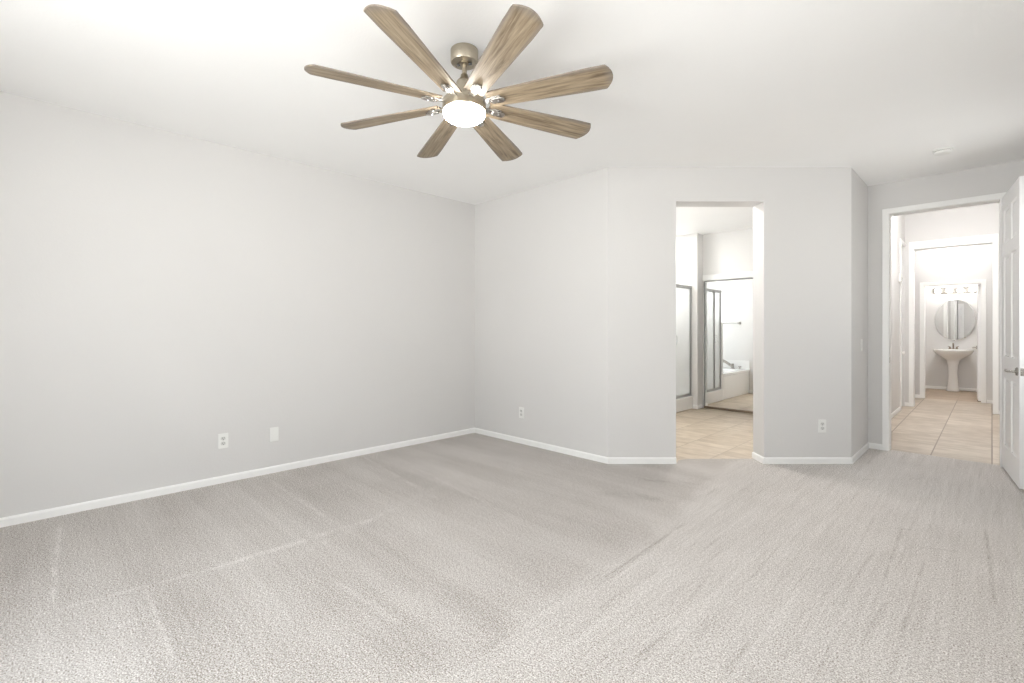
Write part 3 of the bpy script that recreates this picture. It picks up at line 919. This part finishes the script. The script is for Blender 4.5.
# ------------------------------------------------------------------ bathroom: shower, tub, mirrored door, towel bar
sh = empty('shower_enclosure', (XS, 6.92, 0), 0, 'framed frosted glass shower on a white curb beyond the doorway', 'shower')
Y0, Y1 = 6.51 - 6.92, 7.33 - 6.92
ZT, ZL = 1.92, 0.225
mb = MB(); mb.box(-0.09, 0.03, Y0, Y1 - 0.002, 0.0, 0.20); mb.build('curb', M_ACRYLIC, sh, bevel=0.012)
mb = MB(); mb.box(-0.94, -0.09, Y0, Y1 - 0.002, 0.0, 0.08); mb.build('shower_pan', M_ACRYLIC, sh, bevel=0.01)
ymul = 6.785 - 6.92
mb = MB()
mb.box(-0.035, 0.0, Y0, Y1 - 0.002, 0.20, ZL + 0.01); mb.box(-0.04, 0.005, Y0, Y1 - 0.002, ZT - 0.045, ZT)
mb.box(-0.035, 0.0, Y0, Y0 + 0.028, ZL, ZT - 0.04); mb.box(-0.035, 0.0, Y1 - 0.030, Y1 - 0.002, ZL, ZT - 0.04)
mb.box(-0.035, 0.0, ymul - 0.014, ymul + 0.014, ZL, ZT - 0.04)
mb.build('frame', M_ALU, sh, bevel=0.003)
for a, b_ in ((Y0 + 0.028, ymul - 0.014), (ymul + 0.014, Y1 - 0.030)):
    mb = MB(); mb.box(-0.021, -0.015, a, b_, ZL, ZT - 0.04); mb.build('glass_panel', M_FROST, sh)
mb = MB(); mb.tube([(0.0, ymul + .002, 1.02), (0.035, ymul + .002, 1.02), (0.035, ymul + .002, 1.14), (0.0, ymul + .002, 1.14)], 0.006, 8); mb.build('door_pull', M_CHROME, sh, 40)

tub = empty('bathtub', (XS, 5.785, 0), 0, 'white built in bathtub seen in the bathroom mirror', 'bathtub')
ty0, ty1 = YE - 5.785 + 0.002, 6.43 - 5.785 - 0.002
tx0 = XB - XS + 0.03
ZTB = 0.46
def rrect(x0, x1, y0, y1, r, z, n=6):
    pts = []
    for cx_, cy_, a0 in ((x1 - r, y1 - r, 0), (x0 + r, y1 - r, 90), (x0 + r, y0 + r, 180), (x1 - r, y0 + r, 270)):
        for i in range(n + 1):
            a = math.radians(a0 + 90 * i / n)
            pts.append((cx_ + r * math.cos(a), cy_ + r * math.sin(a), z))
    return pts
mb = MB()
mb.loft([rrect(tx0, 0.0, ty0, ty1, 0.004, 0.0), rrect(tx0, 0.0, ty0, ty1, 0.004, ZTB - 0.05), rrect(tx0, 0.012, ty0, ty1, 0.006, ZTB - 0.045), rrect(tx0, 0.012, ty0, ty1, 0.006, ZTB - 0.006),
         rrect(tx0 + 0.006, 0.006, ty0 + 0.006, ty1 - 0.006, 0.006, ZTB), rrect(tx0 + 0.11, -0.11, ty0 + 0.16, ty1 - 0.12, 0.18, ZTB),
         rrect(tx0 + 0.13, -0.13, ty0 + 0.18, ty1 - 0.14, 0.18, ZTB - 0.02), rrect(tx0 + 0.19, -0.19, ty0 + 0.24, ty1 - 0.24, 0.16, 0.12), rrect(tx0 + 0.24, -0.24, ty0 + 0.3, ty1 - 0.3, 0.12, 0.08)])
mb.build('tub_body', M_ACRYLIC, tub, 40)
mb = MB(); mb.box(tx0, 0.012, ty0, ty0 + 0.02, ZTB, 0.635); mb.box(tx0, tx0 + 0.02, ty0 + 0.02, ty1, ZTB, 0.635); mb.build('backsplash', M_ACRYLIC, tub, bevel=0.006)
sp = (-0.28, ty0 + 0.10, ZTB)
mb = MB()
mb.lathe([(0.0, 0.0), (0.032, 0.0), (0.032, 0.008), (0.022, 0.016), (0.022, 0.07), (0.0, 0.075)], 20, Matrix.Translation(sp))
mb.tube([(sp[0], sp[1], sp[2] + 0.03), (sp[0] - 0.04, sp[1] + 0.03, sp[2] + 0.06), (sp[0] - 0.10, sp[1] + 0.07, sp[2] + 0.10), (sp[0] - 0.16, sp[1] + 0.12, sp[2] + 0.12), (sp[0] - 0.22, sp[1] + 0.17, sp[2] + 0.11), (sp[0] - 0.25, sp[1] + 0.2, sp[2] + 0.075)],
        [0.016, 0.02, 0.02, 0.018, 0.016, 0.014], 12)
bmesh.ops.scale(mb.bm, vec=(1.2, 1.2, 1.45), verts=mb.bm.verts, space=Matrix.Translation((-sp[0], -sp[1], -sp[2])))
mb.build('tub_spout', M_NICKEL, tub, 40, label='curved nickel spout on the tub deck')
for dx in (0.13, -0.42):
    p = (sp[0] + dx, sp[1] - 0.02, ZTB)
    mb = MB().lathe([(0.0, 0.0), (0.026, 0.0), (0.024, 0.012), (0.012, 0.02), (0.012, 0.05), (0.0, 0.055)], 18, Matrix.Translation(p))
    mb.tube([(p[0] - 0.03, p[1], p[2] + 0.05), (p[0] + 0.03, p[1], p[2] + 0.05)], 0.007, 8)
    mb.build('tub_tap', M_NICKEL, tub, 40)

md = empty('mirror_door', (-2.72, YM, 0), 0, 'framed floor to head height mirror panel on the bathroom wall', 'mirror')
mx0, mx1 = -3.214 + 2.72, -2.10 + 2.72
mb = MB(); mb.box(mx0 + 0.012, mx1 - 0.012, 0.008, 0.014, 0.03, 1.985); mb.build('mirror_glass', M_MIRROR, md)
mb = MB()
mb.box(mx0, mx0 + 0.014, 0.0, 0.022, 0.034, 2.0); mb.box(mx1 - 0.014, mx1, 0.0, 0.022, 0.034, 2.0)
mb.box(mx0 + 0.014, mx1 - 0.014, 0.0, 0.022, 1.984, 2.0)
mb.build('frame', M_ALU, md, bevel=0.002)
mb = MB(); mb.box(mx0, mx1, -0.004, 0.022, 0.0, 0.034); mb.build('bottom_rail', M_BRONZE, md, bevel=0.002, label='dark bronze bottom rail')
mb = MB(); mb.box(-3.235, -2.06, YM - 0.012, YM + 0.035, 2.004, 2.095)
struct(mb, 'trim_4', M_TRIM, 'white head trim above the bathroom mirror panel', 'trim', bevel=0.004)

tb = empty('towel_bar', (-3.80, YE, 1.36), 0, 'chrome towel bar on the wall above the tub', 'towel bar')
for s in (-0.28, 0.28):
    mb = MB(); mb.lathe([(0.0, 0.0), (0.026, 0.0), (0.026, 0.008), (0.014, 0.014), (0.014, 0.055), (0.018, 0.062), (0.018, 0.085), (0.0, 0.088)], 20, Matrix.Translation((s, 0, 0)) @ Matrix.Rotation(-PI / 2, 4, 'X'))
    mb.build('post', M_NICKEL, tb, 40)
mb = MB(); mb.tube([(-0.28, 0.07, 0), (0.28, 0.07, 0)], 0.009, 12); mb.build('bar', M_CHROME, tb, 40)


# ------------------------------------------------------------------ powder room: pedestal sink, mirror, bulb bar
SX = -0.555
sk = empty('pedestal_sink', (SX, YPB, 0), 0, 'white pedestal sink against the grey powder room wall', 'sink')
def ell(a, b_, cy, z, n=40, flat=None):
    pts = []
    for i in range(n):
        t_ = 2 * PI * i / n
        x_ = a * math.cos(t_); y_ = cy + b_ * math.sin(t_)
        if flat is not None: y_ = min(y_, flat)
        pts.append((x_, y_, z))
    return pts
WB = -0.004
mb = MB()
mb.loft([ell(0.085, 0.085, -0.22, 0.60), ell(0.12, 0.11, -0.22, 0.645), ell(0.19, 0.165, -0.225, 0.70, flat=WB), ell(0.255, 0.215, -0.225, 0.755, flat=WB), ell(0.292, 0.238, -0.225, 0.80, flat=WB),
         ell(0.303, 0.245, -0.225, 0.828, flat=WB), ell(0.303, 0.245, -0.225, 0.846, flat=WB), ell(0.296, 0.240, -0.225, 0.852, flat=WB), ell(0.235, 0.165, -0.262, 0.852), ell(0.222, 0.155, -0.262, 0.838),
         ell(0.19, 0.13, -0.262, 0.77), ell(0.11, 0.08, -0.262, 0.735), ell(0.02, 0.02, -0.262, 0.73)])
mb.build('basin', M_CERAMIC, sk, 50)
sk.scale = (1, 1, 0.98)
mb = MB().loft([ell(0.098, 0.098, -0.22, 0.0), ell(0.100, 0.100, -0.22, 0.03), ell(0.090, 0.090, -0.22, 0.06), ell(0.082, 0.082, -0.22, 0.14), ell(0.074, 0.076, -0.22, 0.28), ell(0.072, 0.074, -0.22, 0.40), ell(0.080, 0.080, -0.22, 0.52), ell(0.098, 0.094, -0.22, 0.615), ell(0.105, 0.1, -0.22, 0.635)])
mb.build('pedestal', M_CERAMIC, sk, 50)
fz = 0.851
mb = MB()
mb.prism([(0.075 * math.cos(2 * PI * i / 24), -0.062 + 0.026 * math.sin(2 * PI * i / 24)) for i in range(24)], fz, fz + 0.014)
mb.tube([(0, -0.062, fz + 0.01), (0, -0.062, fz + 0.09), (0, -0.075, fz + 0.118), (0, -0.11, fz + 0.125), (0, -0.150, fz + 0.105), (0, -0.16, fz + 0.085)], [0.013, 0.012, 0.012, 0.011, 0.010, 0.010], 12)
fc = mb.build('faucet', M_BRONZE, sk, 40, label='dark bronze two handle faucet')
for s in (-1, 1):
    mb = MB().lathe([(0.0, 0.0), (0.018, 0.0), (0.015, 0.03), (0.011, 0.042), (0.0, 0.045)], 16, Matrix.Translation((s * 0.052, -0.062, fz + 0.012)))
    mb.tube([(s * 0.050, -0.062, fz + 0.05), (s * 0.085, -0.070, fz + 0.064)], [0.007, 0.005], 8)
    mb.build('tap_handle', M_BRONZE, fc, 40)

pm = empty('oval_mirror', (SX + 0.02, YPB, 1.43), math.radians(-1.9), 'oval wall mirror above the pedestal sink', 'mirror')
def mell(a, b_, y_, n=64): return [(a * math.cos(2 * PI * i / n), y_, b_ * math.sin(2 * PI * i / n)) for i in range(n)]
mb = MB().loft([mell(0.295, 0.405, -0.010), mell(0.310, 0.420, -0.012), mell(0.310, 0.420, -0.018), mell(0.298, 0.408, -0.024)])
mb.build('bevelled_rim', M_MIRROR, pm, 20)
mb = MB().loft([mell(0.298, 0.408, -0.0238), mell(0.298, 0.408, -0.0246)])
mb.build('mirror_glass', M_MIRROR, pm)

vl = empty('vanity_light', (SX + 0.02, YPB, 2.03), 0, 'chrome strip of four lit round bulbs above the oval mirror', 'light')
mb = MB(); mb.box(-0.34, 0.34, -0.03, 0.0, -0.055, 0.055); mb.build('back_plate', M_NICKEL, vl, bevel=0.006)
for i in range(4):
    x_ = -0.255 + 0.17 * i
    Mb = Matrix.Translation((x_, -0.03, 0)) @ Matrix.Rotation(PI / 2, 4, 'X')
    sk_ = MB().lathe([(0.0, 0.0), (0.026, 0.0), (0.026, 0.010), (0.018, 0.016), (0.0, 0.016)], 20, Mb).build('bulb_socket', M_BRASS, vl, 40)
    prof = [(0.0, 0.012), (0.016, 0.012), (0.017, 0.024)] + [(0.046 * math.sin(a_), 0.066 - 0.046 * math.cos(a_)) for a_ in [0.45 + (PI - 0.45) * j / 12 for j in range(1, 12)]] + [(0.0, 0.112)]
    MB().lathe(prof, 24, Mb).build('bulb', M_BULB, vl, 40, label='lit white globe bulb')


# ------------------------------------------------------------------ ceiling domes above the door heads, out of view; bath and powder ones added fill
def dome(loc, label, r=0.17, mat=M_DOME):
    o = empty('ceiling_light', loc, 0, label, 'light')
    MB().lathe([(0.0, 0.0), (r, 0.0), (r, -0.02), (r - 0.01, -0.026), (0.0, -0.026)], 40).build('rim', M_NICKEL, o, 35)
    MB().lathe([(0.0, -0.026), (r - 0.012, -0.026), (r - 0.02, -0.05), (r * 0.7, -0.085), (r * 0.35, -0.1), (0.0, -0.103)], 40).build('diffuser', mat, o, 40)
    return o


dome((-0.45, 8.2, HALLC), 'lit white dome lamp on the high hall ceiling')
dome((-0.45, 10.98, 2.80), 'lit white dome lamp just before the powder room', 0.11, M_DOME_V)
dome((-0.5, 12.3, 2.80), 'unseen glowing dome added to brighten the powder room', 0.15, M_DOME_P)  # hidden fill, added to lift the powder room walls
dome((-2.3, 5.0, CEIL), 'unseen glowing dome added to brighten the bathroom', 0.17, M_DOME_B)  # hidden fill, added because the bathroom came out too dim


cl = empty('shower_fill', (-3.82, 6.92, CEIL), 0, 'unseen glowing disc added over the shower to brighten it', 'light')  # added fill for the shower interior, out of view
MB().lathe([(0.065, 0.0), (0.085, 0.0), (0.085, -0.004), (0.065, -0.008), (0.065, 0.0)], 32).build('trim_ring', M_PLASTIC, cl, 35)
MB().lathe([(0.0, -0.001), (0.0645, -0.001), (0.0645, -0.003), (0.0, -0.003)], 32).build('fill_face', M_SHOWER_FILL, cl)
